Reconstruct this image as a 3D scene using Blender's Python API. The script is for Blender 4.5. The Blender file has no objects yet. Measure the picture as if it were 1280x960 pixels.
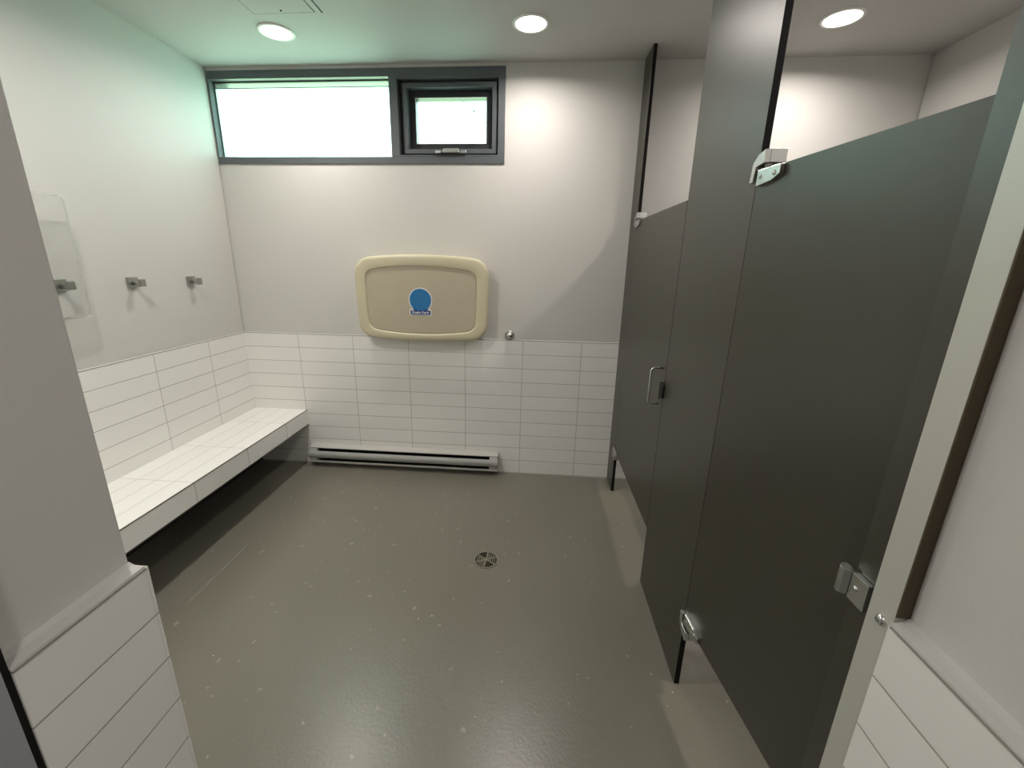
import bpy, bmesh, math, random
from mathutils import Vector, Matrix
random.seed(4)
C = bpy.context.scene.collection
scene = bpy.context.scene

# ------------------------------------------------------------------ camera
FPX, PU, PV = 524.80185, 626.20064, 473.26075
YAW, PITCH, ROLL = 0.0761687, -0.2715748, -0.0169940
cd = bpy.data.cameras.new('camera')
cam = bpy.data.objects.new('camera', cd); C.objects.link(cam)
cd.sensor_width = 36.0; cd.sensor_fit = 'HORIZONTAL'
cd.lens = FPX / 1280 * 36.0
cd.shift_x = (640 - PU) / 1280; cd.shift_y = (PV - 480) / 1280
cd.clip_start = 0.02; cd.clip_end = 200
R = Matrix.Rotation(YAW, 3, 'Z') @ Matrix.Rotation(PITCH, 3, 'X') @ Matrix.Rotation(ROLL, 3, 'Y')
cx, cf, cu = R.col[0], R.col[1], R.col[2]
M = Matrix(((cx.x, cu.x, -cf.x, 2.09765), (cx.y, cu.y, -cf.y, -2.87630), (cx.z, cu.z, -cf.z, 1.54114), (0, 0, 0, 1)))
cam.matrix_world = M
scene.camera = cam

# ------------------------------------------------------------------ light
SKY_UP, SKY_DOWN = 9.0, 7.0
LAMP_SPREAD = math.radians(162)
LAMP_W, LAMP_COL = 6.4, (1.0, 0.925, 0.86)
LAMP_W2 = 12.0       # the row nearer the entry
scene.view_settings.view_transform = 'Standard'
scene.view_settings.look = 'None'
scene.view_settings.exposure = 0.36
scene.view_settings.gamma = 1.0
scene.view_settings.use_curve_mapping = False
w = bpy.data.worlds.new('sky'); scene.world = w; w.use_nodes = True
nt = w.node_tree; nt.nodes.clear()
tc = nt.nodes.new('ShaderNodeTexCoord'); sp = nt.nodes.new('ShaderNodeSeparateXYZ')
mr = nt.nodes.new('ShaderNodeMapRange'); mr.inputs[1].default_value = -0.06; mr.inputs[2].default_value = 0.10
mx = nt.nodes.new('ShaderNodeMix'); mx.data_type = 'RGBA'
mx.inputs[6].default_value = (0.66 * SKY_DOWN, 0.93 * SKY_DOWN, 0.60 * SKY_DOWN, 1)     # lawn and shrubs outside
mx.inputs[7].default_value = (0.80 * SKY_UP, 0.94 * SKY_UP, 1.0 * SKY_UP, 1)           # bright overcast sky
bg = nt.nodes.new('ShaderNodeBackground'); wo = nt.nodes.new('ShaderNodeOutputWorld')
nt.links.new(tc.outputs['Generated'], sp.inputs[0]); nt.links.new(sp.outputs['Z'], mr.inputs[0])
nt.links.new(mr.outputs[0], mx.inputs[0]); nt.links.new(mx.outputs[2], bg.inputs['Color']); nt.links.new(bg.outputs[0], wo.inputs[0])

# ------------------------------------------------------------------ dimensions (metres)
H = 2.676          # ceiling
ZT = 1.0168        # top of the wall tiles
TW, TH = 0.406, 0.10125
XR = 4.223         # right wall of the stalls
XP = 2.681         # front plane of the stalls
YF, YF2 = -2.31, -2.512   # front wall with the entry opening
XL, XJ = 1.437, 2.657     # tiled jambs of the opening

# ------------------------------------------------------------------ materials
def nodes_mat(name):
    m = bpy.data.materials.new(name); m.use_nodes = True
    return m, m.node_tree, m.node_tree.nodes['Principled BSDF']
def mat(name, col, rough=0.5, metal=0.0, spec=0.5, bump=0.0, bscale=200, var=0.0, vscale=6):
    m, t, b = nodes_mat(name)
    b.inputs['Base Color'].default_value = (*col, 1); b.inputs['Roughness'].default_value = rough
    b.inputs['Metallic'].default_value = metal; b.inputs['Specular IOR Level'].default_value = spec
    if bump or var:
        c = t.nodes.new('ShaderNodeTexCoord')
    if bump:
        n = t.nodes.new('ShaderNodeTexNoise'); n.inputs['Scale'].default_value = bscale
        bp = t.nodes.new('ShaderNodeBump'); bp.inputs['Strength'].default_value = bump; bp.inputs['Distance'].default_value = 0.002
        t.links.new(c.outputs['Object'], n.inputs['Vector']); t.links.new(n.outputs[0], bp.inputs['Height']); t.links.new(bp.outputs[0], b.inputs['Normal'])
    if var:
        n = t.nodes.new('ShaderNodeTexNoise'); n.inputs['Scale'].default_value = vscale; n.inputs['Detail'].default_value = 6
        r = t.nodes.new('ShaderNodeMapRange'); r.inputs[1].default_value = .3; r.inputs[2].default_value = .7
        x = t.nodes.new('ShaderNodeMix'); x.data_type = 'RGBA'
        x.inputs[6].default_value = (*[v * (1 - var) for v in col], 1); x.inputs[7].default_value = (*[min(1, v * (1 + var)) for v in col], 1)
        t.links.new(c.outputs['Object'], n.inputs['Vector']); t.links.new(n.outputs[0], r.inputs[0]); t.links.new(r.outputs[0], x.inputs[0]); t.links.new(x.outputs[2], b.inputs['Base Color'])
    return m

def tile_mat(name, ua, uo, va, vo, uw=TW, vh=TH, col=(0.87, 0.865, 0.84), grout=(0.42, 0.405, 0.36), g=0.0030, vline=True):
    """ceramic tiles stacked straight: grout where either coordinate meets the grid"""
    m, t, b = nodes_mat(name)
    N, Lk = t.nodes, t.links
    c = N.new('ShaderNodeTexCoord'); s = N.new('ShaderNodeSeparateXYZ'); Lk.new(c.outputs['Object'], s.inputs[0])
    def dist(axis, off, pitch):
        a = N.new('ShaderNodeMath'); a.operation = 'SUBTRACT'; Lk.new(s.outputs[axis], a.inputs[0]); a.inputs[1].default_value = off - 40 * pitch
        d = N.new('ShaderNodeMath'); d.operation = 'PINGPONG'; Lk.new(a.outputs[0], d.inputs[0]); d.inputs[1].default_value = pitch / 2
        return d.outputs[0]
    d2 = dist(va, vo, vh)
    if vline:
        d1 = dist(ua, uo, uw)
        mn = N.new('ShaderNodeMath'); mn.operation = 'MINIMUM'; Lk.new(d1, mn.inputs[0]); Lk.new(d2, mn.inputs[1]); dd = mn.outputs[0]
    else: dd = d2
    r = N.new('ShaderNodeMapRange'); r.interpolation_type = 'SMOOTHSTEP'
    r.inputs[1].default_value = g * 0.35; r.inputs[2].default_value = g * 0.75; Lk.new(dd, r.inputs[0])
    # each tile a hair lighter or darker
    def idx(axis, off, pitch):
        a = N.new('ShaderNodeMath'); a.operation = 'SUBTRACT'; Lk.new(s.outputs[axis], a.inputs[0]); a.inputs[1].default_value = off
        d = N.new('ShaderNodeMath'); d.operation = 'DIVIDE'; Lk.new(a.outputs[0], d.inputs[0]); d.inputs[1].default_value = pitch
        f = N.new('ShaderNodeMath'); f.operation = 'FLOOR'; Lk.new(d.outputs[0], f.inputs[0]); return f.outputs[0]
    cb = N.new('ShaderNodeCombineXYZ'); Lk.new(idx(ua, uo, uw), cb.inputs[0]); Lk.new(idx(va, vo, vh), cb.inputs[1])
    wn = N.new('ShaderNodeTexWhiteNoise'); wn.noise_dimensions = '3D'; Lk.new(cb.outputs[0], wn.inputs['Vector'])
    tv = N.new('ShaderNodeMix'); tv.data_type = 'RGBA'; Lk.new(wn.outputs[0], tv.inputs[0])
    tv.inputs[6].default_value = (*[v * 0.975 for v in col], 1); tv.inputs[7].default_value = (*[v * 1.015 for v in col], 1)
    x = N.new('ShaderNodeMix'); x.data_type = 'RGBA'; Lk.new(r.outputs[0], x.inputs[0])
    x.inputs[6].default_value = (*grout, 1); Lk.new(tv.outputs[2], x.inputs[7]); Lk.new(x.outputs[2], b.inputs['Base Color'])
    rr = N.new('ShaderNodeMapRange'); Lk.new(r.outputs[0], rr.inputs[0]); rr.inputs[3].default_value = 0.9; rr.inputs[4].default_value = 0.34
    Lk.new(rr.outputs[0], b.inputs['Roughness'])
    bp = N.new('ShaderNodeBump'); bp.inputs['Strength'].default_value = 0.5; bp.inputs['Distance'].default_value = 0.001
    Lk.new(r.outputs[0], bp.inputs['Height']); Lk.new(bp.outputs[0], b.inputs['Normal'])
    return m

PAINT = mat('wall_paint', (0.62, 0.61, 0.585), 0.55, bump=0.10, bscale=260)
CEILP = mat('ceiling_paint', (0.54, 0.53, 0.505), 0.7, bump=0.08, bscale=260)
CAP = mat('tile_cap', (0.50, 0.495, 0.475), 0.7)
GROUT = mat('grout', (0.30, 0.285, 0.25), 0.9)
T_BACK = tile_mat('tiles_back', 0, 0.4018, 2, ZT)
T_LEFT = tile_mat('tiles_left', 1, -0.3555, 2, ZT)
T_JAMB = tile_mat('tiles_jamb', 1, YF, 2, ZT, vline=False)
T_FRONT = tile_mat('tiles_front', 0, XL, 2, ZT)
T_TOP = tile_mat('tiles_bench_top', 1, -0.3463, 0, 0.003, vh=0.1018, col=(0.88, 0.875, 0.85), g=0.0024, grout=(0.50, 0.485, 0.44))
T_FASC = tile_mat('tiles_bench_front', 1, -0.3463, 2, 0.4355, vh=0.2)
DARKTRIM = mat('edge_trim', (0.16, 0.155, 0.14), 0.4, metal=0.6)
CHROME = mat('satin_chrome', (0.62, 0.63, 0.62), 0.27, metal=1.0)
STEEL = mat('brushed_steel', (0.42, 0.42, 0.40), 0.38, metal=1.0)
ALU = mat('aluminium_channel', (0.62, 0.62, 0.57), 0.45, metal=0.35)
BRONZE = mat('dark_wood_blocking', (0.060, 0.042, 0.020), 0.6)
LAM = mat('grey_laminate', (0.031, 0.0275, 0.0175), 0.36, spec=1.0, bump=0.10, bscale=420, var=0.05, vscale=3)
CORE = mat('black_core', (0.006, 0.005, 0.005), 0.6, spec=0.15)
FRAME = mat('window_frame_grey', (0.095, 0.108, 0.118), 0.42)
FRAMED = mat('window_gasket', (0.018, 0.021, 0.025), 0.5)
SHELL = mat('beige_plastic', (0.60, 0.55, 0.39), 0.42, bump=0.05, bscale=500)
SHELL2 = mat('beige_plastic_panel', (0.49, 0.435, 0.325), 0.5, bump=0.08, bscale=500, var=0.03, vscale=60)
BLUE = mat('sticker_blue', (0.012, 0.17, 0.42), 0.35)
NAVY = mat('sticker_navy', (0.025, 0.05, 0.20), 0.35)
WHITE = mat('sticker_white', (0.72, 0.75, 0.76), 0.4)
HEAT = mat('heater_grey', (0.36, 0.36, 0.35), 0.42, spec=0.5)
HEATL = mat('heater_light_grey', (0.52, 0.51, 0.48), 0.42)
BLACK = mat('black_void', (0.012, 0.011, 0.010), 0.7, spec=0.2)
DOORGREY = mat('steel_door_grey', (0.34, 0.36, 0.40), 0.45)
TRIMW = mat('white_trim', (0.80, 0.79, 0.76), 0.4)
BRASS = mat('drain_metal', (0.30, 0.28, 0.22), 0.42, metal=0.7)

def lightmat(name, col, s):
    m = bpy.data.materials.new(name); m.use_nodes = True; t = m.node_tree; t.nodes.clear()
    e = t.nodes.new('ShaderNodeEmission'); e.inputs[0].default_value = (*col, 1); e.inputs[1].default_value = s
    o = t.nodes.new('ShaderNodeOutputMaterial'); t.links.new(e.outputs[0], o.inputs[0]); return m
GLOW = lightmat('lamp_diffuser', (1.0, 0.95, 0.88), 6.0)

def clearmat(name, tint, gloss, rough, k=1.0):
    m = bpy.data.materials.new(name); m.use_nodes = True; t = m.node_tree; t.nodes.clear()
    a = t.nodes.new('ShaderNodeBsdfTransparent'); a.inputs[0].default_value = (*tint, 1)
    g = t.nodes.new('ShaderNodeBsdfGlossy'); g.inputs['Roughness'].default_value = rough
    fr = t.nodes.new('ShaderNodeFresnel'); fr.inputs[0].default_value = 1.45
    ad = t.nodes.new('ShaderNodeMath'); ad.operation = 'ADD'; ad.inputs[1].default_value = gloss; ad.use_clamp = True
    x = t.nodes.new('ShaderNodeMixShader'); o = t.nodes.new('ShaderNodeOutputMaterial')
    mk = t.nodes.new('ShaderNodeMath'); mk.operation = 'MULTIPLY'; mk.inputs[1].default_value = k
    t.links.new(fr.outputs[0], mk.inputs[0]); t.links.new(mk.outputs[0], ad.inputs[0]); t.links.new(ad.outputs[0], x.inputs[0])
    t.links.new(a.outputs[0], x.inputs[1]); t.links.new(g.outputs[0], x.inputs[2]); t.links.new(x.outputs[0], o.inputs[0]); return m
GLASS = clearmat('window_glass', (0.90, 0.97, 0.95), 0.02, 0.05)
ACRYL = clearmat('clear_acrylic', (0.992, 0.995, 0.992), 0.0, 0.10, .35)
def filmmat(name, specks):
    m = bpy.data.materials.new(name); m.use_nodes = True; t = m.node_tree; t.nodes.clear()
    a = t.nodes.new('ShaderNodeBsdfTransparent'); tr = t.nodes.new('ShaderNodeBsdfTranslucent')
    a.inputs[0].default_value = (.90, .99, .98, 1); tr.inputs[0].default_value = (.90, .97, .96, 1)
    x = t.nodes.new('ShaderNodeMixShader'); x.inputs[0].default_value = .5; o = t.nodes.new('ShaderNodeOutputMaterial')
    t.links.new(a.outputs[0], x.inputs[1]); t.links.new(tr.outputs[0], x.inputs[2]); last = x
    if specks:      # dirt and trapped grit, denser towards the top edge
        c = t.nodes.new('ShaderNodeTexCoord'); n = t.nodes.new('ShaderNodeTexNoise'); n.inputs['Scale'].default_value = 28; n.inputs['Detail'].default_value = 6
        sp_ = t.nodes.new('ShaderNodeSeparateXYZ'); zr = t.nodes.new('ShaderNodeMapRange'); zr.inputs[1].default_value = 2.40; zr.inputs[2].default_value = 2.506; zr.inputs[3].default_value = 0; zr.inputs[4].default_value = .12
        ad = t.nodes.new('ShaderNodeMath'); r2 = t.nodes.new('ShaderNodeMapRange'); r2.inputs[1].default_value = .70; r2.inputs[2].default_value = .76; r2.inputs[4].default_value = .85
        df = t.nodes.new('ShaderNodeBsdfDiffuse'); df.inputs[0].default_value = (.10, .12, .10, 1); x2 = t.nodes.new('ShaderNodeMixShader')
        L = t.links.new
        L(c.outputs['Object'], n.inputs['Vector']); L(c.outputs['Object'], sp_.inputs[0]); L(sp_.outputs['Z'], zr.inputs[0]); L(n.outputs[0], ad.inputs[0]); L(zr.outputs[0], ad.inputs[1])
        L(ad.outputs[0], r2.inputs[0]); L(r2.outputs[0], x2.inputs[0]); L(x.outputs[0], x2.inputs[1]); L(df.outputs[0], x2.inputs[2]); last = x2
    t.links.new(last.outputs[0], o.inputs[0]); return m
FILM, FILM2 = filmmat('frosted_film', False), filmmat('frosted_film_dirty', True)
m, t, b = nodes_mat('acrylic_edge'); b.inputs['Base Color'].default_value = (0.72, 0.74, 0.72, 1); b.inputs['Alpha'].default_value = 0.45
b.inputs['Roughness'].default_value = 0.12; ACRYE = m

# painted concrete floor: olive grey with chips, scuffs and roller texture
def floor_mat():
    m, t, b = nodes_mat('painted_concrete_floor')
    N, Lk = t.nodes, t.links
    c = N.new('ShaderNodeTexCoord')
    def noise(scale, detail=4, rough=.55):
        n = N.new('ShaderNodeTexNoise'); n.inputs['Scale'].default_value = scale; n.inputs['Detail'].default_value = detail; n.inputs['Roughness'].default_value = rough
        Lk.new(c.outputs['Object'], n.inputs['Vector']); return n.outputs[0]
    def rng(src, a, bb, c0=0, c1=1):
        r = N.new('ShaderNodeMapRange'); Lk.new(src, r.inputs[0]); r.inputs[1].default_value = a; r.inputs[2].default_value = bb
        r.inputs[3].default_value = c0; r.inputs[4].default_value = c1; return r.outputs[0]
    def mul(a, bb):
        q = N.new('ShaderNodeMath'); q.operation = 'MULTIPLY'; Lk.new(a, q.inputs[0])
        if isinstance(bb, float): q.inputs[1].default_value = bb
        else: Lk.new(bb, q.inputs[1])
        return q.outputs[0]
    def mix(f, A, B):
        x = N.new('ShaderNodeMix'); x.data_type = 'RGBA'; Lk.new(f, x.inputs[0])
        for i, v in ((6, A), (7, B)):
            if isinstance(v, tuple): x.inputs[i].default_value = (*v, 1)
            else: Lk.new(v, x.inputs[i])
        return x.outputs[2]
    base = mix(rng(noise(1.7, 3), .1, .9), (0.166, 0.156, 0.125), (0.190, 0.179, 0.146))
    base = mix(rng(noise(120, 3), .3, .8, 0, .35), base, (0.25, 0.24, 0.20))
    # chips: thresholded fine noise, only where a broad mask allows; most of them worn in before the heater
    sx = N.new('ShaderNodeSeparateXYZ'); Lk.new(c.outputs['Object'], sx.inputs[0])
    dv_ = N.new('ShaderNodeVectorMath'); dv_.operation = 'DISTANCE'; Lk.new(c.outputs['Object'], dv_.inputs[0]); dv_.inputs[1].default_value = (1.25, -.45, 0)
    worn = rng(dv_.outputs['Value'], .25, 1.1, .045, 0)
    def add(a, bb, op='ADD'):
        q = N.new('ShaderNodeMath'); q.operation = op; Lk.new(a, q.inputs[0])
        if isinstance(bb, float): q.inputs[1].default_value = bb
        else: Lk.new(bb, q.inputs[1])
        return q.outputs[0]
    # coordinates shaken by noise so the chips get ragged outlines
    nz = N.new('ShaderNodeTexNoise'); nz.inputs['Scale'].default_value = 75; nz.inputs['Detail'].default_value = 3; Lk.new(c.outputs['Object'], nz.inputs['Vector'])
    sc_ = N.new('ShaderNodeVectorMath'); sc_.operation = 'SCALE'; sc_.inputs['Scale'].default_value = 0.030; Lk.new(nz.outputs['Color'], sc_.inputs[0])
    wv = N.new('ShaderNodeVectorMath'); wv.operation = 'ADD'; Lk.new(c.outputs['Object'], wv.inputs[0]); Lk.new(sc_.outputs[0], wv.inputs[1])
    def chips(scale, rad, keep, coord):
        v = N.new('ShaderNodeTexVoronoi'); v.inputs['Scale'].default_value = scale; Lk.new(coord, v.inputs['Vector'])
        q = N.new('ShaderNodeSeparateColor'); Lk.new(v.outputs['Color'], q.inputs[0])
        return mul(rng(v.outputs['Distance'], rad * .6, rad, 1, 0), rng(add(q.outputs[0], mul(worn, 5.0)), keep, keep + .02))
    base = mix(mul(chips(13, .15, .90, wv.outputs[0]), .55), base, (0.42, 0.40, 0.345))
    base = mix(mul(chips(24, .15, .88, wv.outputs[0]), .55), base, (0.50, 0.48, 0.42))
    base = mix(mul(chips(30, .09, .95, c.outputs['Object']), .95), base, (0.72, 0.70, 0.64))
    # long straight scratch beside the bench
    ln = rng(add(add(sx.outputs[0], -.553), 1.0, 'ABSOLUTE'), .0012, .0030, 1, 0)
    seg_ = mul(rng(sx.outputs[1], -1.42, -1.40), rng(sx.outputs[1], -1.02, -.98, 1, 0))
    base = mix(mul(mul(ln, seg_), rng(noise(60), .35, .55, .3, .8)), base, (0.44, 0.43, 0.38))
    Lk.new(base, b.inputs['Base Color'])
    b.inputs['Roughness'].default_value = 0.29
    b.inputs['Specular IOR Level'].default_value = 0.65
    bp = N.new('ShaderNodeBump'); bp.inputs['Strength'].default_value = 0.35; bp.inputs['Distance'].default_value = 0.0016
    Lk.new(noise(85, 3), bp.inputs['Height']); Lk.new(bp.outputs[0], b.inputs['Normal'])
    return m
FLOOR = floor_mat()

# ------------------------------------------------------------------ mesh helpers
def bx(bm, x0, x1, y0, y1, z0, z1, mi=0, edge=None, face_axis=None):
    x0, x1 = sorted((x0, x1)); y0, y1 = sorted((y0, y1)); z0, z1 = sorted((z0, z1))
    v = [bm.verts.new(p) for p in ((x0,y0,z0),(x1,y0,z0),(x1,y1,z0),(x0,y1,z0),(x0,y0,z1),(x1,y0,z1),(x1,y1,z1),(x0,y1,z1))]
    fs = []
    for ids, ax in (((0,3,2,1),2),((4,5,6,7),2),((0,1,5,4),1),((2,3,7,6),1),((1,2,6,5),0),((3,0,4,7),0)):
        f = bm.faces.new([v[i] for i in ids]); f.material_index = mi
        if face_axis is not None and ax != face_axis: f.material_index = edge
        fs.append(f)
    return v
def prism(bm, pts, axis, a, b_, mi=0):
    """pts: 2D outline in the plane across `axis`, extruded from a to b_"""
    def P(p, s):
        return {0: (s, p[0], p[1]), 1: (p[0], s, p[1]), 2: (p[0], p[1], s)}[axis]
    A = [bm.verts.new(P(p, a)) for p in pts]; B = [bm.verts.new(P(p, b_)) for p in pts]; n = len(pts)
    for i in range(n):
        f = bm.faces.new((A[i], A[(i+1) % n], B[(i+1) % n], B[i])); f.material_index = mi
    bm.faces.new(A[::-1]).material_index = mi; bm.faces.new(B).material_index = mi
def lathe(bm, prof, cx_, cy_, cz_, axis=2, seg=40, mi=0, sign=1):
    """prof: (radius, height) list; axis of revolution through centre"""
    rings = []
    for r, h in prof:
        ring = []
        if r < 1e-6:
            p = [cx_, cy_, cz_]; p[axis] += sign * h; ring = [bm.verts.new(p)]
        else:
            for k in range(seg):
                a = 2 * math.pi * k / seg; ca, sa = r * math.cos(a), r * math.sin(a)
                p = [cx_, cy_, cz_]; o = [i for i in range(3) if i != axis]
                p[o[0]] += ca; p[o[1]] += sa; p[axis] += sign * h; ring.append(bm.verts.new(p))
        rings.append(ring)
    for A, B in zip(rings, rings[1:]):
        for k in range(seg):
            k2 = (k + 1) % seg
            if len(A) == 1 and len(B) == 1: continue
            if len(A) == 1: f = bm.faces.new((A[0], B[k], B[k2]))
            elif len(B) == 1: f = bm.faces.new((A[k], A[k2], B[0]))
            else: f = bm.faces.new((A[k], A[k2], B[k2], B[k]))
            f.material_index = mi; f.smooth = True
def tube(bm, pts, r, seg=12, mi=0):
    pts = [Vector(p) for p in pts]; rings = []
    up = Vector((0, 0, 1)); prev = None
    for i, p in enumerate(pts):
        d = (pts[min(i+1, len(pts)-1)] - pts[max(i-1, 0)]).normalized()
        if prev is None:
            a = up if abs(d.z) < .9 else Vector((0, 1, 0)); n = d.cross(a).normalized()
        else: n = (prev - d * prev.dot(d)).normalized()
        prev = n; bn = d.cross(n)
        rings.append([bm.verts.new(p + r * (math.cos(2*math.pi*k/seg) * n + math.sin(2*math.pi*k/seg) * bn)) for k in range(seg)])
    for A, B in zip(rings, rings[1:]):
        for k in range(seg):
            f = bm.faces.new((A[k], A[(k+1) % seg], B[(k+1) % seg], B[k])); f.material_index = mi; f.smooth = True
    bm.faces.new(rings[0][::-1]).material_index = mi; bm.faces.new(rings[-1]).material_index = mi
def obj(name, bm, mats, parent=None, bevel=0.0, seg=2, smooth=False):
    bmesh.ops.recalc_face_normals(bm, faces=bm.faces)
    me = bpy.data.meshes.new(name); bm.to_mesh(me); bm.free()
    if smooth:
        for p in me.polygons: p.use_smooth = True
    for x in (mats if isinstance(mats, (list, tuple)) else [mats]): me.materials.append(x)
    o = bpy.data.objects.new(name, me); C.objects.link(o)
    if parent:
        o.parent = parent
        T = Vector((0, 0, 0)); p = parent
        while p: T += p.location; p = p.parent
        me.transform(Matrix.Translation(-T))
    if bevel:
        md = o.modifiers.new('bevel', 'BEVEL'); md.width = bevel; md.segments = seg; md.limit_method = 'ANGLE'; md.angle_limit = math.radians(40)
        md.harden_normals = False
    return o
def new(): return bmesh.new()
def tag(o, label, cat, group=None):
    o['label'] = label; o['category'] = cat
    if group: o['group'] = group
    return o
def struct(name, bm, mats, bevel=0.0, parent=None):
    o = obj(name, bm, mats, parent, bevel=bevel)
    if not parent: o['kind'] = 'structure'
    return o
def thing(name, label, cat, loc, group=None):
    o = bpy.data.objects.new(name, None); C.objects.link(o); o.location = loc; o.empty_display_size = 0.05
    return tag(o, label, cat, group)
def dup(root, off, label):
    r = root.copy(); C.objects.link(r); r.location = root.location + Vector(off); r['label'] = label
    for ch in list(root.children):
        c = ch.copy(); C.objects.link(c); c.parent = r
        for g in ch.children:
            d = g.copy(); C.objects.link(d); d.parent = c
    return r

# ================================================================== SETTING
# floor (room, stalls and entry)
bm = new()
bx(bm, -0.2, XR + 0.2, 0.2, -4.3, -0.12, 0.0)
struct('floor', bm, FLOOR)
bm = new()
bx(bm, -0.2, XR + 0.2, 0.3, -4.3, H, H + 0.12)
struct('ceiling', bm, CEILP)
PX = -0.006     # paint sits a little behind the tile face
bm = new(); bx(bm, PX - 0.15, PX, 0.0, YF, 0, H); struct('wall_left', bm, PAINT)
bm = new(); bx(bm, XR + 0.006, XR + 0.15, 0.0, YF, 0, H); struct('wall_right', bm, PAINT)
# back wall with the window opening
WX0, WX1, WZ0, WZ1 = 0.0, 1.876, 2.130, 2.657
bm = new(); Y0, Y1 = 0.006, 0.20
bx(bm, PX - .15, XR + .15, Y0, Y1, 0, WZ0)
bx(bm, WX1, XR + .15, Y0, Y1, WZ0, H)
bx(bm, PX - .15, WX1, Y0, Y1, WZ1, H)
bx(bm, PX - .15, WX0, Y0, Y1, WZ0, WZ1)
struct('wall_back', bm, PAINT)
# front wall: left and right of the entry opening (paint recessed behind the tiles)
JL, JR = XL - 0.028, 2.683
bm = new(); bx(bm, PX - .15, JL, YF + 0.006 - 0.006, YF2, 0, H); struct('wall_front_left', bm, PAINT, bevel=0.004)
bm = new(); bx(bm, JR, XR + .15, YF, -2.70, 0, H); struct('wall_front_right', bm, PAINT, bevel=0.003)
# entry room behind the camera
bm = new(); bx(bm, 0.95, 1.10, YF2 - 0.002, -4.2, 0, H); struct('wall_entry_left', bm, PAINT)
bm = new(); bx(bm, 2.95, 3.10, -2.702, -4.2, 0, H); struct('wall_entry_right', bm, PAINT)
bm = new(); bx(bm, 0.95, 3.10, -4.202, -4.3, 0, H); struct('wall_entry_back', bm, PAINT)

# wainscots: tile slab, dark grout joint on top, sloping painted cap
bm = new(); bx(bm, PX, XR, 0.0, 0.006, 0, ZT - 0.001); struct('trim_1', bm, T_BACK)
bm = new(); bx(bm, PX, 0.0, 0.0, YF, .33, ZT - 0.001); struct('trim_2', bm, T_LEFT)
bm = new(); bx(bm, PX, -.001, 0.0, YF, 0, .33); struct('trim_13', bm, mat('dark_wall_strip', (.03, .028, .024), .8))  # strip of left wall below bench level, coloured dark
bm = new(); bx(bm, XR, XR + .006, 0.0, YF, 0, ZT - 0.001); struct('trim_3', bm, T_LEFT)
bm = new(); prism(bm, [(0.0, ZT - .0012), (0.006, ZT - .0012), (0.006, ZT + .0055), (0.0005, ZT + .0010)], 0, PX, XR); struct('trim_4', bm, CAP)
bm = new(); prism(bm, [(0.0, ZT - .0012), (PX, ZT - .0012), (PX, ZT + .0055), (-.0005, ZT + .0010)], 1, 0.0, YF); struct('trim_5', bm, CAP)
# grout seam right under the caps
bm = new(); bx(bm, 0, XR, -0.0006, 0.001, ZT - .0030, ZT + .0002); bx(bm, -.001, 0.0006, 0, YF, ZT - .0030, ZT + .0002); struct('trim_6', bm, GROUT)
# tiled jambs
bm = new(); bx(bm, JL, XL, YF, YF2 + .008, 0, ZT - .001)
bx(bm, 1.0, XL, YF, YF + .006, 0, ZT - .001); struct('trim_7', bm, T_JAMB, bevel=0.0015)
bm = new(); prism(bm, [(XL - .001, ZT - .001), (JL, ZT - .001), (JL, ZT + .010), (JL + .008, ZT + .005), (XL - .002, ZT + .002)], 1, YF - .0005, YF2 + .008); struct('trim_8', bm, CAP)
bm = new(); bx(bm, XL - .004, XL + .0012, YF + .0005, YF2 + .008, ZT - .004, ZT - .001); struct('trim_9', bm, GROUT)
bm = new(); bx(bm, XJ, JR, YF, -2.70, 0, ZT - .001); struct('trim_10', bm, T_JAMB, bevel=0.0015)
bm = new(); prism(bm, [(XJ + .001, ZT - .001), (JR, ZT - .001), (JR, ZT + .012), (JR - .008, ZT + .006), (XJ + .002, ZT + .002)], 1, YF - .001, -2.70); struct('trim_11', bm, CAP)
bm = new(); bx(bm, XJ - .0012, XJ + .004, YF - .004, -2.70, ZT - .004, ZT - .001); struct('trim_12', bm, GROUT)

# entry door frame at the left, seen at the edge of the opening
bm = new()
bx(bm, 1.36, XL - 0.002, YF2 + .008, YF2 - .004, 0, 2.2, 1)
bx(bm, 1.30, XL + 0.006, YF2 - .004, YF2 - .055, 0, 2.2, 0)
bx(bm, 1.30, XL - 0.010, YF2 - .055, YF2 - .11, 0, 2.2, 0)
bx(bm, 1.101, 1.30, YF2 - .004, YF2 - .03, 0, 2.2, 0)
struct('door_1', bm, [DOORGREY, BLACK], bevel=0.002)

# ------------------------------------------------------------------ window
bm = new()
D = 0.050                  # how deep the glazing sits
fz0, fz1 = 2.171, 2.611
fy0 = -0.002
def bar(x0, x1, z0, z1, y0=fy0, y1=0.17, mi=0): bx(bm, x0, x1, y0, y1, z0, z1, mi)
bar(0.0005, WX1, fz1, WZ1); bar(0.0005, WX1, WZ0, fz0)              # head, sill
bar(0.0005, 0.007, fz0, fz1)                                        # left jamb
bar(1.161, 1.214, fz0, fz1); bar(1.834, WX1, fz0, fz1)              # mullion, right jamb
bar(1.214, 1.834, 2.598, fz1); bar(1.214, 1.834, fz0, 2.181)
win = struct('window_1', bm, FRAME, bevel=0.0015)
bm = new()                                                        # dark glazing bead round the fixed pane
for (a, b_, c_, d_) in ((.007, 1.161, fz1 - .006, fz1), (.007, 1.161, fz0, fz0 + .006), (.007, .012, fz0, fz1), (1.156, 1.161, fz0, fz1)):
    bx(bm, a, b_, D - .006, D + .012, c_, d_)
struct('glazing_bead', bm, FRAMED, parent=win)
bm = new(); bx(bm, .010, 1.158, D - .003, D - .001, fz0 + .003, 2.574); struct('frosted_film', bm, FILM, parent=win)
bm = new(); bx(bm, .010, 1.158, D - .004, D - .001, 2.574, 2.5775); struct('film_edge', bm, FRAMED, parent=win)
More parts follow.
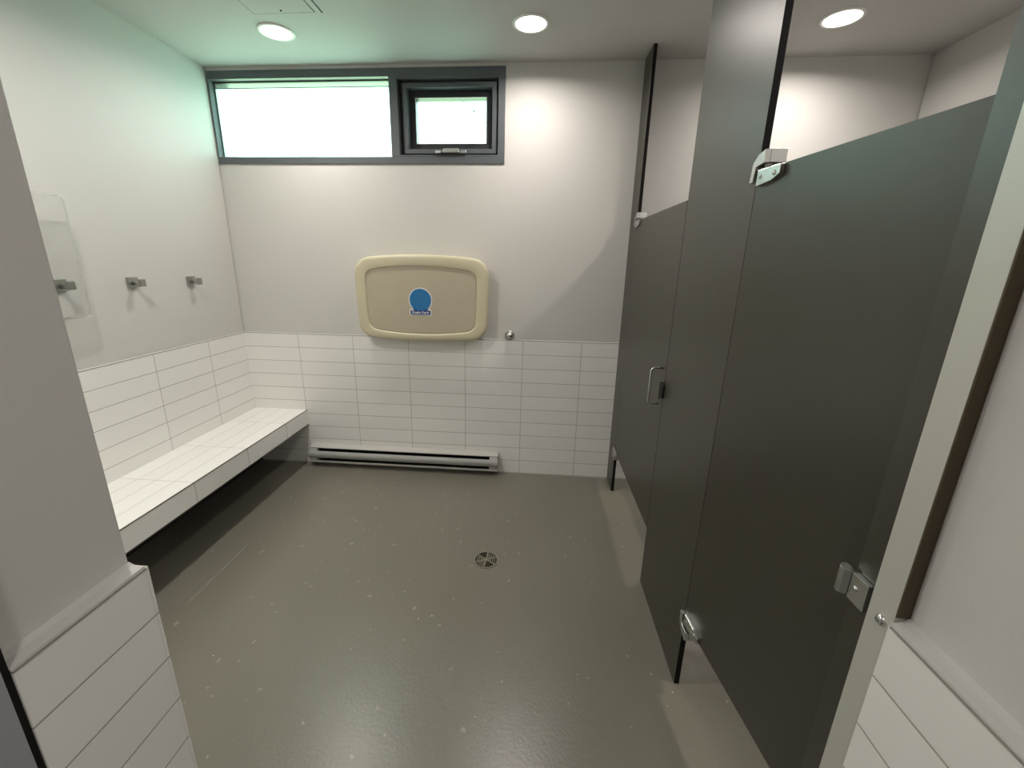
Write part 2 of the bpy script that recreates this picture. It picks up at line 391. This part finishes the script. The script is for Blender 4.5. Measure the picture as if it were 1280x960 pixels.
bm = new(); bx(bm, .010, 1.158, D, D + .004, fz0 + .003, fz1 - .003); struct('glass_pane', bm, GLASS, parent=win)
def ring(bm, x0, x1, z0, z1, wd, y0, y1, mi=0):
    bx(bm, x0, x1, y0, y1, z1 - wd, z1, mi); bx(bm, x0, x1, y0, y1, z0, z0 + wd, mi)
    bx(bm, x0, x0 + wd, y0, y1, z0 + wd, z1 - wd, mi); bx(bm, x1 - wd, x1, y0, y1, z0 + wd, z1 - wd, mi)
bm = new(); ring(bm, 1.214, 1.834, 2.181, 2.598, .020, .045, .16); struct('weather_seal', bm, FRAMED, parent=win)
# awning sash: two steps deep
bm = new()
ring(bm, 1.238, 1.822, 2.193, 2.586, .027, .022, .16)
ring(bm, 1.265, 1.795, 2.220, 2.559, .040, .075, .15, 1)
sash = struct('awning_sash', bm, [FRAME, FRAMED], parent=win, bevel=0.002)
bm = new(); ring(bm, 1.303, 1.757, 2.258, 2.521, .004, .070, .078); struct('glazing_bead', bm, HEAT, parent=sash)
bm = new(); bx(bm, 1.303, 1.757, .10, .104, 2.258, 2.521); struct('glass_pane', bm, GLASS, parent=sash)
bm = new(); bx(bm, 1.312, 1.757, .097, .099, 2.258, 2.506); struct('frosted_film', bm, FILM2, parent=sash)
bm = new(); bx(bm, -.3, 2.3, .201, .50, 2.73, 2.76); struct('trim_14', bm, mat('eave_soffit', (.72, .74, .66), .7))
# sash lock: middle bracket and two end keepers on a dark bar
lk = bpy.data.objects.new('window_latch', None); C.objects.link(lk); lk.parent = win; lk.location = (1.54, 0, 2.20)
bm = new(); bx(bm, 1.452, 1.628, -.012, .010, 2.181, 2.192); obj('latch_bar', bm, FRAMED, lk, bevel=.001)
bm = new(); prism(bm, [(1.487, 2.190), (1.597, 2.190), (1.588, 2.213), (1.497, 2.213)], 1, -.022, .018); obj('latch_bracket', bm, STEEL, lk, bevel=.002)
for x in (1.443, 1.604):
    bm = new(); bx(bm, x, x + .036, -.016, .014, 2.187, 2.203); obj('latch_keeper', bm, CHROME, lk, bevel=.003)
# light portal in the opening, helps the daylight come in cleanly
pl = bpy.data.lights.new('window_daylight_portal', 'AREA'); pl.shape = 'RECTANGLE'; pl.size = 1.9; pl.size_y = 0.56
pl.cycles.is_portal = True
po = bpy.data.objects.new('window_daylight_portal', pl); C.objects.link(po)
po.location = (0.94, 0.19, 2.392); po.rotation_euler = (math.radians(-90), 0, 0)

# ================================================================== BENCH
BD, BZ, BT = 0.4093, 0.4362, 0.112
be = thing('tiled_bench', 'long white tiled bench built along the left wall below the hooks', 'bench', (0.2, YF / 2, 0))
bm = new(); bx(bm, 0.0005, BD - .0005, -0.0005, YF + .0005, BZ - .012, BZ); obj('bench_top', bm, T_TOP, be)
bm = new(); bx(bm, BD - .010, BD, -0.0005, YF + .0005, BZ - BT, BZ - .0035); obj('front_panel', bm, T_FASC, be)
bm = new(); bx(bm, 0.0005, BD - .012, -0.001, YF + .001, BZ - BT + .004, BZ - .013); obj('bench_core', bm, BLACK, be)
bm = new(); bx(bm, BD - .004, BD + .0008, -0.0005, YF + .0005, BZ - .0035, BZ + .0006); bx(bm, BD - .012, BD + .0006, -.0005, YF + .0005, BZ - BT - .006, BZ - BT); obj('edge_trim', bm, DARKTRIM, be)

# ================================================================== BASEBOARD HEATER
hx0, hx1 = 0.424, 1.868
he = thing('baseboard_heater', 'long grey electric baseboard heater on the tiled back wall right of the bench', 'heater', ((hx0 + hx1) / 2, -.03, 0.0))
bm = new(); bx(bm, hx0 + .002, hx1 - .002, -.001, -.010, .020, .160); obj('back_plate', bm, HEAT, he)
bm = new()
prism(bm, [(-.001, .168), (-.001, .163), (-.044, .149), (-.045, .145), (-.048, .146), (-.048, .153)], 0, hx0, hx1)
obj('top_cover', bm, HEATL, he, bevel=.0015)
pr = [(-.048, .124), (-.056, .126), (-.068, .123), (-.0755, .113), (-.0785, .102), (-.077, .089), (-.070, .077), (-.060, .072), (-.052, .073), (-.058, .079), (-.068, .086), (-.073, .102), (-.067, .114), (-.056, .121)]
bm = new(); prism(bm, pr, 0, hx0 - .004, hx1 + .002); obj('front_cover', bm, HEAT, he, bevel=.001)
bm = new(); prism(bm, [(-.010, .024), (-.066, .036), (-.074, .046), (-.074, .055), (-.070, .055), (-.069, .047), (-.063, .041), (-.010, .030)], 0, hx0, hx1); obj('bottom_lip', bm, HEATL, he, bevel=.001)
for x in (hx0, hx1 - .075 + .012):
    bm = new(); prism(bm, [(-.010, .03), (-.060, .042), (-.069, .055), (-.069, .120), (-.046, .1445), (-.010, .158)], 0, x + .001, x + .062); obj('end_cap', bm, HEAT, he, bevel=.001)
bm = new()
for k in range(150):
    x = hx0 + .075 + k * (hx1 - hx0 - .15) / 149; bx(bm, x, x + .0012, -.014, -.048, .06, .125)
tube(bm, [(hx0 + .03, -.03, .09), (hx1 - .03, -.03, .09)], .010)
bx(bm, hx0 + .05, hx1 - .05, -.011, -.013, .03, .155)
obj('heating_element', bm, BLACK, he)

# ================================================================== BABY CHANGING STATION
def outline(x0, x1, z0, z1, bowx, bowt, bowb, rad, tap=0.0, n=14):
    """rounded rectangle whose four sides bow outwards"""
    cx_, cz_ = (x0 + x1) / 2, (z0 + z1) / 2; a, b_ = (x1 - x0) / 2, (z1 - z0) / 2
    pts = []
    for q, (sx, sz) in enumerate(((1, 1), (-1, 1), (-1, -1), (1, -1))):
        for k in range(n + 1):
            th = math.pi / 2 * (q + k / n)
            px = sx * (a - rad) + rad * math.cos(th); pz = sz * (b_ - rad) + rad * math.sin(th)
            pts.append((px, pz))
    res = []
    # subdivide straight runs
    for i, p in enumerate(pts):
        q = pts[(i + 1) % len(pts)]; L = math.hypot(q[0] - p[0], q[1] - p[1]); m_ = max(1, int(L / .03))
        for j in range(m_): res.append((p[0] + (q[0] - p[0]) * j / m_, p[1] + (q[1] - p[1]) * j / m_))
    out = []
    for px, pz in res:
        u, v = px / a, pz / b_
        bz = bowt if pz > 0 else bowb
        nz = pz + abs(v) * (pz > 0 and 1 or -1) * (-bz * u * u)
        nx = px - math.copysign(1, px) * abs(u) * bowx * v * v - math.copysign(1, px) * abs(u) * tap * (-v * .5 + .5)
        out.append((cx_ + nx, cz_ + nz))
    return out
def loft(bm, rings, cap0=True, cap1=True, mi=0):
    R_ = [[bm.verts.new((x, y, z)) for x, z in pts] for pts, y in rings]
    for A, B in zip(R_, R_[1:]):
        n = len(A)
        for i in range(n):
            f = bm.faces.new((A[i], A[(i+1) % n], B[(i+1) % n], B[i])); f.smooth = True; f.material_index = mi
    if cap0: bm.faces.new(R_[0][::-1]).material_index = mi
    if cap1: bm.faces.new(R_[-1]).material_index = mi
def ol(i, r=.10): return outline(.893 + i, 1.797 - i, 1.009 + i, 1.578 - i, .006, .030, .022, max(.02, r - i * .8), .010)
st = thing('baby_changing_station', 'folded beige plastic baby changing station on the back wall above the tiles', 'baby changing station', (1.345, -.05, 1.29))
bm = new()
R0 = [(ol(.030), .0055), (ol(.022), -.020), (ol(.012), -.045), (ol(.002), -.062), (ol(0), -.072), (ol(0), -.084), (ol(.002), -.090), (ol(.007), -.096), (ol(.014), -.099), (ol(.022), -.100)]
def inner(i): return outline(.963 + i, 1.724 - i, 1.053 + i, 1.509 - i, .005, .032, .030, .060 - i * .6, .010)
# interpolate rim: outer outline resampled by angle to the inner one
def polar(pts, n=160):
    cx_, cz_ = 1.345, 1.285; res = []
    P = [(x - cx_, z - cz_) for x, z in pts]
    for k in range(n):
        a = 2 * math.pi * k / n; d = (math.cos(a), math.sin(a)); best = None
        for i in range(len(P)):
            (x1, z1), (x2, z2) = P[i], P[(i+1) % len(P)]
            ex, ez = x2 - x1, z2 - z1; det = d[0] * (-ez) + d[1] * ex
            if abs(det) < 1e-12: continue
            tt = (x1 * (-ez) + z1 * ex) / det; s = (d[0] * z1 - d[1] * x1) / det
            if tt > 0 and -1e-6 <= s <= 1 + 1e-6: best = tt if best is None else max(best, tt)
        res.append((cx_ + d[0] * best, cz_ + d[1] * best))
    return res
rings = [(polar(p), y) for p, y in R0] + [(polar(inner(-.002)), -.102), (polar(inner(.002)), -.1005), (polar(inner(.006)), -.092)]
loft(bm, rings)
obj('shell', bm, SHELL, st)
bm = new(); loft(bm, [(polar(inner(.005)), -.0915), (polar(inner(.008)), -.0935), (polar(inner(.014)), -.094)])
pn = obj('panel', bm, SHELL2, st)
# sticker: white edge, blue disc, navy banner with the name
bm = new()
def disc(cx_, cz_, rx, rz, n=48): return [(cx_ + rx * math.cos(2*math.pi*k/n), cz_ + rz * math.sin(2*math.pi*k/n)) for k in range(n)]
LX, LZ = 1.338, 1.286
prism(bm, disc(LX, LZ, .080, .081), 1, -.0938, -.0948); prism(bm, [(LX - .074, 1.184), (LX + .072, 1.184), (LX + .072, 1.228), (LX - .074, 1.228)], 1, -.0938, -.0948)
stk = obj('sticker', bm, WHITE, st); stk['label'] = 'round blue sticker with a white edge and a navy name banner'
bm = new(); prism(bm, disc(LX, LZ, .073, .074), 1, -.0946, -.0953); obj('sticker_disc', bm, BLUE, stk)
bm = new(); prism(bm, [(LX - .068, 1.189), (LX + .066, 1.189), (LX + .066, 1.217), (LX - .068, 1.217)], 1, -.0946, -.0958); obj('sticker_banner', bm, NAVY, stk)
tcu = bpy.data.curves.new('lettering', 'FONT'); tcu.body = 'Koala Kare'; tcu.size = .025; tcu.align_x = 'CENTER'; tcu.extrude = .0002; tcu.offset = .0004
to = bpy.data.objects.new('lettering_source', tcu); C.objects.link(to)
bpy.context.view_layer.update()
tm = bpy.data.meshes.new_from_object(to.evaluated_get(bpy.context.evaluated_depsgraph_get()))
bpy.data.objects.remove(to); bpy.data.curves.remove(tcu)
tm.transform(Matrix.Translation((LX - 1.345 - .001, -.0960 + .05, 1.1955 - 1.29)) @ Matrix.Rotation(math.radians(90), 4, 'X'))
tm.name = 'lettering'; tm.materials.clear(); tm.materials.append(WHITE)
lo = bpy.data.objects.new('lettering', tm); C.objects.link(lo); lo.parent = stk

# round wall bumper
bu = thing('wall_bumper', 'small round metal wall bumper on the tile edge right of the changing station', 'door stop', (1.933, 0, 1.052))
bm = new(); lathe(bm, [(0.0, 0), (.031, 0), (.032, .004), (.030, .008), (.024, .012), (.022, .013)], 1.933, 0.0055, 1.052, axis=1, sign=-1)
obj('base_ring', bm, STEEL, bu)
bm = new(); lathe(bm, [(.023, .010), (.023, .020), (.020, .027), (.013, .032), (.006, .034), (0, .0345)], 1.933, 0.0055, 1.052, axis=1, sign=-1)
obj('dome', bm, CHROME, bu)

# ================================================================== COAT HOOKS
def hook(y, z, label):
    h = thing('coat_hook', label, 'hook', (PX, y, z), 'metal coat hooks on the left wall')
    bm = new(); bx(bm, PX, .006, y - .030, y + .030, z - .027, z + .027); obj('wall_plate', bm, STEEL, h, bevel=.003)
    bm = new(); tube(bm, [(.005, y, z - .004), (.030, y, z - .004), (.052, y, z - .002)], .0115, 16); obj('post', bm, STEEL, h)
    bm = new(); bx(bm, .048, .058, y - .020, y + .020, z - .021, z + .018); obj('hook_head', bm, STEEL, h, bevel=.004)
    return h
h0 = hook(-.405, 1.398, 'square metal coat hook nearest the window corner on the left wall')
dup(h0, (0, -.385, .008), 'square metal coat hook on the left wall, between the corner hook and the acrylic holder')
dup(h0, (0, -.735, .012), 'square metal coat hook seen through the clear acrylic holder')
# clear acrylic holder at the left wall
ac = thing('acrylic_holder', 'clear acrylic wall holder with rounded corners on the left wall behind the entry jamb', 'sign holder', (PX, -1.19, 1.53))
def rrect(y0, y1, z0, z1, r, n=8):
    o = []
    for q, (yy, zz) in enumerate(((y1 - r, z1 - r), (y0 + r, z1 - r), (y0 + r, z0 + r), (y1 - r, z0 + r))):
        for k in range(n + 1):
            a = math.pi / 2 * (q + k / n); o.append((yy + r * math.cos(a), zz + r * math.sin(a)))
    return o
ay0, ay1, az0, az1, axf = -1.46, -1.098, 1.262, 1.782, .072
bm = new(); prism(bm, rrect(ay0, ay1, az0, az1, .03), 0, axf, axf + .003); obj('front_sheet', bm, ACRYL, ac)
o1 = rrect(ay0, ay1, az0, az1, .03); o2 = rrect(ay0 + .004, ay1 - .004, az0 + .004, az1 - .004, .027)
bm = new()
A = [bm.verts.new((axf + .0032, *p)) for p in o1]; B = [bm.verts.new((axf + .0032, *p)) for p in o2]; A2 = [bm.verts.new((axf - .004, *p)) for p in o1]; B2 = [bm.verts.new((axf - .004, *p)) for p in o2]
for i in range(len(o1)):
    j = (i + 1) % len(o1)
    bm.faces.new((A[i], A[j], B[j], B[i])); bm.faces.new((A2[i], A2[j], A[j], A[i])); bm.faces.new((B[i], B[j], B2[j], B2[i])); bm.faces.new((B2[i], B2[j], A2[j], A2[i]))
obj('polished_edge', bm, ACRYE, ac)
bm = new(); bx(bm, PX, axf - .002, ay0 + .03, ay1 - .03, az0 + .001, az0 + .004); obj('bottom_sheet', bm, ACRYL, ac)
bm = new(); bx(bm, PX, axf - .001, -1.236, -1.226, 1.46, 1.55); obj('side_clip', bm, STEEL, ac)

# ================================================================== TOILET PARTITIONS
TK = 0.0195
def board(bm, y0, y1, z0, z1, x=XP): bx(bm, x, x + TK, y0, y1, z0, z1, 0, 1, 0)
P1 = (-0.002, -.186); D1 = (-.189, -1.048); P2 = (-1.052, -1.592); D2 = (-1.5945, -2.198); P3 = (-2.206, -2.262)
def pilaster(y0, y1, label):
    p = thing('stall_pilaster', label, 'toilet partition', (XP, (y0 + y1) / 2, 0))
    bm = new(); board(bm, y0, y1, 0.0, H); obj('pilaster_board', bm, [LAM, CORE], p, bevel=.0006, seg=1)
    return p
pa = pilaster(*P1, 'narrow dark grey stall pilaster against the back wall, reaching the ceiling')
pb = pilaster(*P2, 'wide dark grey stall pilaster between the two stall doors, reaching the ceiling')
pc = pilaster(*P3, 'narrow dark grey stall pilaster beside the right entry jamb, with the strike plate')
DZ0, DZ1 = .305, 1.786
def hinge(y, top, parent_p, parent_d):
    """y = pilaster edge; bracket on the pilaster, leaf on the door"""
    s = 1 if top else -1; z = DZ1 if top else DZ0
    bm = new()
    prism(bm, [(y + .010, z - s * .030), (y - .008, z - s * .030), (y - .014, z + s * .006), (y - .055, z + s * .010), (y - .055, z + s * .042), (y - .020, z + s * .036), (y + .004, z + s * .018)], 0, XP - .014, XP + .002)
    bx(bm, XP - .002, XP + .040, y - .012, y - .055, z + s * .010, z + s * .042)
    obj('hinge_bracket', bm, CHROME, parent_p, bevel=.0015)
    bm = new()
    prism(bm, [(y - .020, z - s * .002), (y - .108, z - s * .002), (y - .108, z - s * .024), (y - .080, z - s * .036), (y - .020, z - s * .042)], 0, XP - .013, XP - .0005)
    lf = obj('hinge_leaf', bm, CHROME, parent_d, bevel=.0015)
    bm = new(); lathe(bm, [(0, 0), (.008, 0), (.008, .022), (0, .022)], XP + .004, y - .034, z if top else z - .012 - .010, axis=2, seg=16); obj('pivot_pin', bm, STEEL, lf)
    for yy in (-.036, -.090):
        bm = new(); lathe(bm, [(.0065, 0), (.0065, .0008), (.005, .002), (0, .0022)], XP - .0128, y + yy, z - s * .020, axis=0, sign=-1, seg=14)
        obj('screw', bm, STEEL, lf)
da = thing('stall_door', 'closed dark grey stall door near the back wall with a metal pull handle', 'stall door', (XP, D1[0], DZ0))
db = thing('stall_door', 'large dark grey stall door nearest the camera, slightly ajar inwards, no handle', 'stall door', (XP, D2[0], DZ0))
bm = new(); board(bm, *D1, DZ0, DZ1); obj('door_board', bm, [LAM, CORE], da, bevel=.0006, seg=1)
bm = new(); board(bm, *D2, DZ0, DZ1); obj('door_board', bm, [LAM, CORE], db, bevel=.0006, seg=1)
for top in (True, False):
    hinge(P1[1], top, pa, da); hinge(P2[1], top, pb, db)
# the near door hangs a few degrees inwards (turning about its pivot)
db.rotation_euler[2] = math.radians(7.4)
# pull handle
bm = new()
hy = -.995; zt_, zb_ = 1.093, .925; o = .048; pts = [(XP, hy, zt_)]
for k in range(7):
    a = math.pi / 2 * k / 6; pts.append((XP - o + .016 - .016 * math.sin(a), hy, zt_ - .016 + .016 * math.cos(a)))
for k in range(7):
    a = math.pi / 2 * k / 6; pts.append((XP - o + .016 - .016 * math.cos(a), hy, zb_ + .016 - .016 * math.sin(a)))
pts.append((XP, hy, zb_))
tube(bm, pts, .0052, 12); obj('pull_handle', bm, CHROME, da)
# strike on the latch side pilasters
def strike(y, z, p):
    bm = new(); bx(bm, XP - .011, XP - .0005, y - .005, y - .041, z - .026, z + .026); pt = obj('strike_plate', bm, CHROME, p, bevel=.001)
    bm = new(); prism(bm, [(XP - .010, y - .004), (XP - .020, y + .001), (XP - .023, y + .006), (XP - .021, y + .012), (XP - .015, y + .018), (XP - .006, y + .022), (XP - .002, y + .020), (XP - .004, y + .002)], 2, z - .024, z + .026)
    obj('strike_lip', bm, CHROME, pt, bevel=.0012)
    bm = new(); lathe(bm, [(.0055, 0), (.005, .002), (.003, .0035), (0, .004)], XP - .0108, y - .019, z + .002, axis=0, sign=-1, seg=16); obj('screw', bm, CHROME, pt)
strike(P3[0], 1.003, pc)
bm = new(); prism(bm, [(XP - .022, P2[0] + .006), (XP - .019, P2[0] + .016), (XP - .010, P2[0] + .024), (XP - .0005, P2[0] + .028), (XP - .0005, P2[0] + .006)], 2, .965, 1.045)
kp = obj('door_keeper', bm, STEEL, da, bevel=.0015)
bm = new(); bx(bm, XP - .006, XP - .0005, P2[0] - .001, P2[0] - .010, .970, 1.030); obj('keeper_shade', bm, BLACK, pb, bevel=.001)  # black block standing in for the shadow beside the keeper
# wall channel and dark blocking at the near end
ch = thing('wall_channel', 'pale aluminium channel strip fixing the near stall pilaster to the wall', 'channel strip', (2.667, -2.286, 0))
bm = new(); bx(bm, 2.664, XP + TK + .010, P3[1] - .001, YF + .0012, 0, H); obj('channel_strip', bm, ALU, ch, bevel=.001)
bm = new(); lathe(bm, [(.009, 0), (.009, .002), (.006, .005), (0, .006)], 2.664, -2.290, 1.004, axis=0, sign=-1, seg=18); obj('bolt', bm, CHROME, ch)
bm = new(); bx(bm, 2.6645, JR, YF + .0010, YF - .0015, ZT + .012, H); obj('blocking_strip', bm, BRONZE, ch)
# dividing panel between the two stalls
dv = thing('stall_divider', 'dark grey panel dividing the two toilet stalls behind the wide pilaster', 'toilet partition', (3.4, -1.33, .3))
bm = new(); bx(bm, XP + TK + .002, XR - .003, -1.32, -1.34, .305, DZ1, 0, 1, 1); obj('divider_board', bm, [LAM, CORE], dv, bevel=.0006, seg=1)
for z in (.5, 1.55):
    bm = new(); bx(bm, XP + TK, XP + TK + .04, -1.317, -1.3195, z, z + .05); bx(bm, XP + TK, XP + TK + .002, -1.29, -1.317, z, z + .05); obj('bracket', bm, CHROME, dv)

# ================================================================== FLOOR DRAIN
dx, dy = 1.889, -.979
dr = thing('floor_drain', 'round metal floor drain grate in the middle of the grey floor', 'floor drain', (dx, dy, 0))
bm = new(); lathe(bm, [(0, .0006), (.061, .0006)], dx, dy, 0, seg=48); obj('drain_hole', bm, BLACK, dr)
def arc(bm, r0, r1, a0, a1, z0, z1, n):
    V = []
    for k in range(n + 1):
        a = a0 + (a1 - a0) * k / n; c_, s_ = math.cos(a), math.sin(a)
        V.append([bm.verts.new((dx + r * c_, dy + r * s_, z)) for r, z in ((r0, z0), (r0, z1), (r1, z1), (r1, z0))])
    for P, Q in zip(V, V[1:]):
        for i in range(4): bm.faces.new((P[i], P[(i+1) % 4], Q[(i+1) % 4], Q[i]))
bm = new()
arc(bm, .058, .066, 0, 2 * math.pi, .0002, .003, 64); arc(bm, 0.0001, .008, 0, 2 * math.pi, .0002, .003, 20)
for q in range(6):
    a0 = math.radians(25 + 60 * q)
    for (a, b_) in ((.012, .017), (.0225, .028), (.034, .039), (.0455, .050)):
        if q in (1, 4): b_ = a + .0012
        arc(bm, a, b_, a0, a0 + math.radians(60), .0004, .0028, 10)
    c_, s_ = math.cos(a0), math.sin(a0); hw = .0036
    v = [bm.verts.new((dx + r * c_ - sg * hw * s_, dy + r * s_ + sg * hw * c_, .0029)) for r, sg in ((0, -1), (.060, -1), (.060, 1), (0, 1))]
    bm.faces.new(v)
obj('grate', bm, BRASS, dr)

# ================================================================== CEILING ITEMS
def downlight(x, y, label):
    L = thing('ceiling_downlight', label, 'ceiling light', (x, y, H), 'recessed ceiling downlights')
    bm = new(); lathe(bm, [(.092, 0), (.092, .003), (.088, .006), (.078, .007), (.075, .003)], x, y, H, sign=-1, seg=56); obj('trim_ring', bm, TRIMW, L)
    bm = new(); lathe(bm, [(0, .0045), (.076, .0045)], x, y, H, sign=-1, seg=56); obj('diffuser', bm, GLOW, L)
    ld = bpy.data.lights.new('downlight_lamp', 'AREA'); ld.shape = 'DISK'; ld.size = .15; ld.energy = LAMP_W; ld.color = LAMP_COL; ld.spread = LAMP_SPREAD
    lo_ = bpy.data.objects.new('downlight_lamp', ld); C.objects.link(lo_); lo_.parent = L; lo_.location = (0, 0, -.0085)
    return L
l0 = downlight(.703, -.388, 'glowing round ceiling downlight at the left, next to the access hatch')
dup(l0, (1.325, -.022, 0), 'glowing round ceiling downlight in the middle, left of the stalls')
dup(l0, (2.79, -.005, 0), 'glowing round ceiling downlight above the stalls at the right')
for x, lb in ((.703, 'left'), (3.49, 'right')):
    q = dup(l0, (x - .703, -1.36, 0), 'round ceiling downlight of the row nearer the entry, %s one, out of the frame' % lb)
    for c in q.children:
        if c.type == 'LIGHT': c.data = c.data.copy(); c.data.energy = LAMP_W2
q = dup(l0, (1.32, -2.95, 0), 'added fill downlight in the entry behind the camera, unseen, lifts the ambient light')  # unseen lamp, added as ambient fill for the room

# access hatch
ha = thing('ceiling_access_hatch', 'square white ceiling access hatch above the left downlight', 'access hatch', (.85, -.70, H))
bm = new(); bx(bm, .692, 1.036, -.548, -.885, H - .0012, H - .0002); obj('hatch_frame', bm, mat('hatch_seam', (.10, .105, .10), .8), ha)
bm = new(); bx(bm, .697, .997, -.560, -.872, H - .003, H - .0012); obj('hatch_door', bm, CEILP, ha)
bm = new(); bx(bm, 1.003, 1.030, -.5485, -.884, H - .003, H - .0012); bx(bm, .692, 1.003, -.5485, -.5575, H - .003, H - .0012); obj('hatch_rim', bm, CEILP, ha)
bm = new(); lathe(bm, [(.005, 0), (.005, .002), (0, .0025)], .845, -.580, H - .003, sign=-1, seg=12); obj('hatch_screw', bm, BLACK, ha)
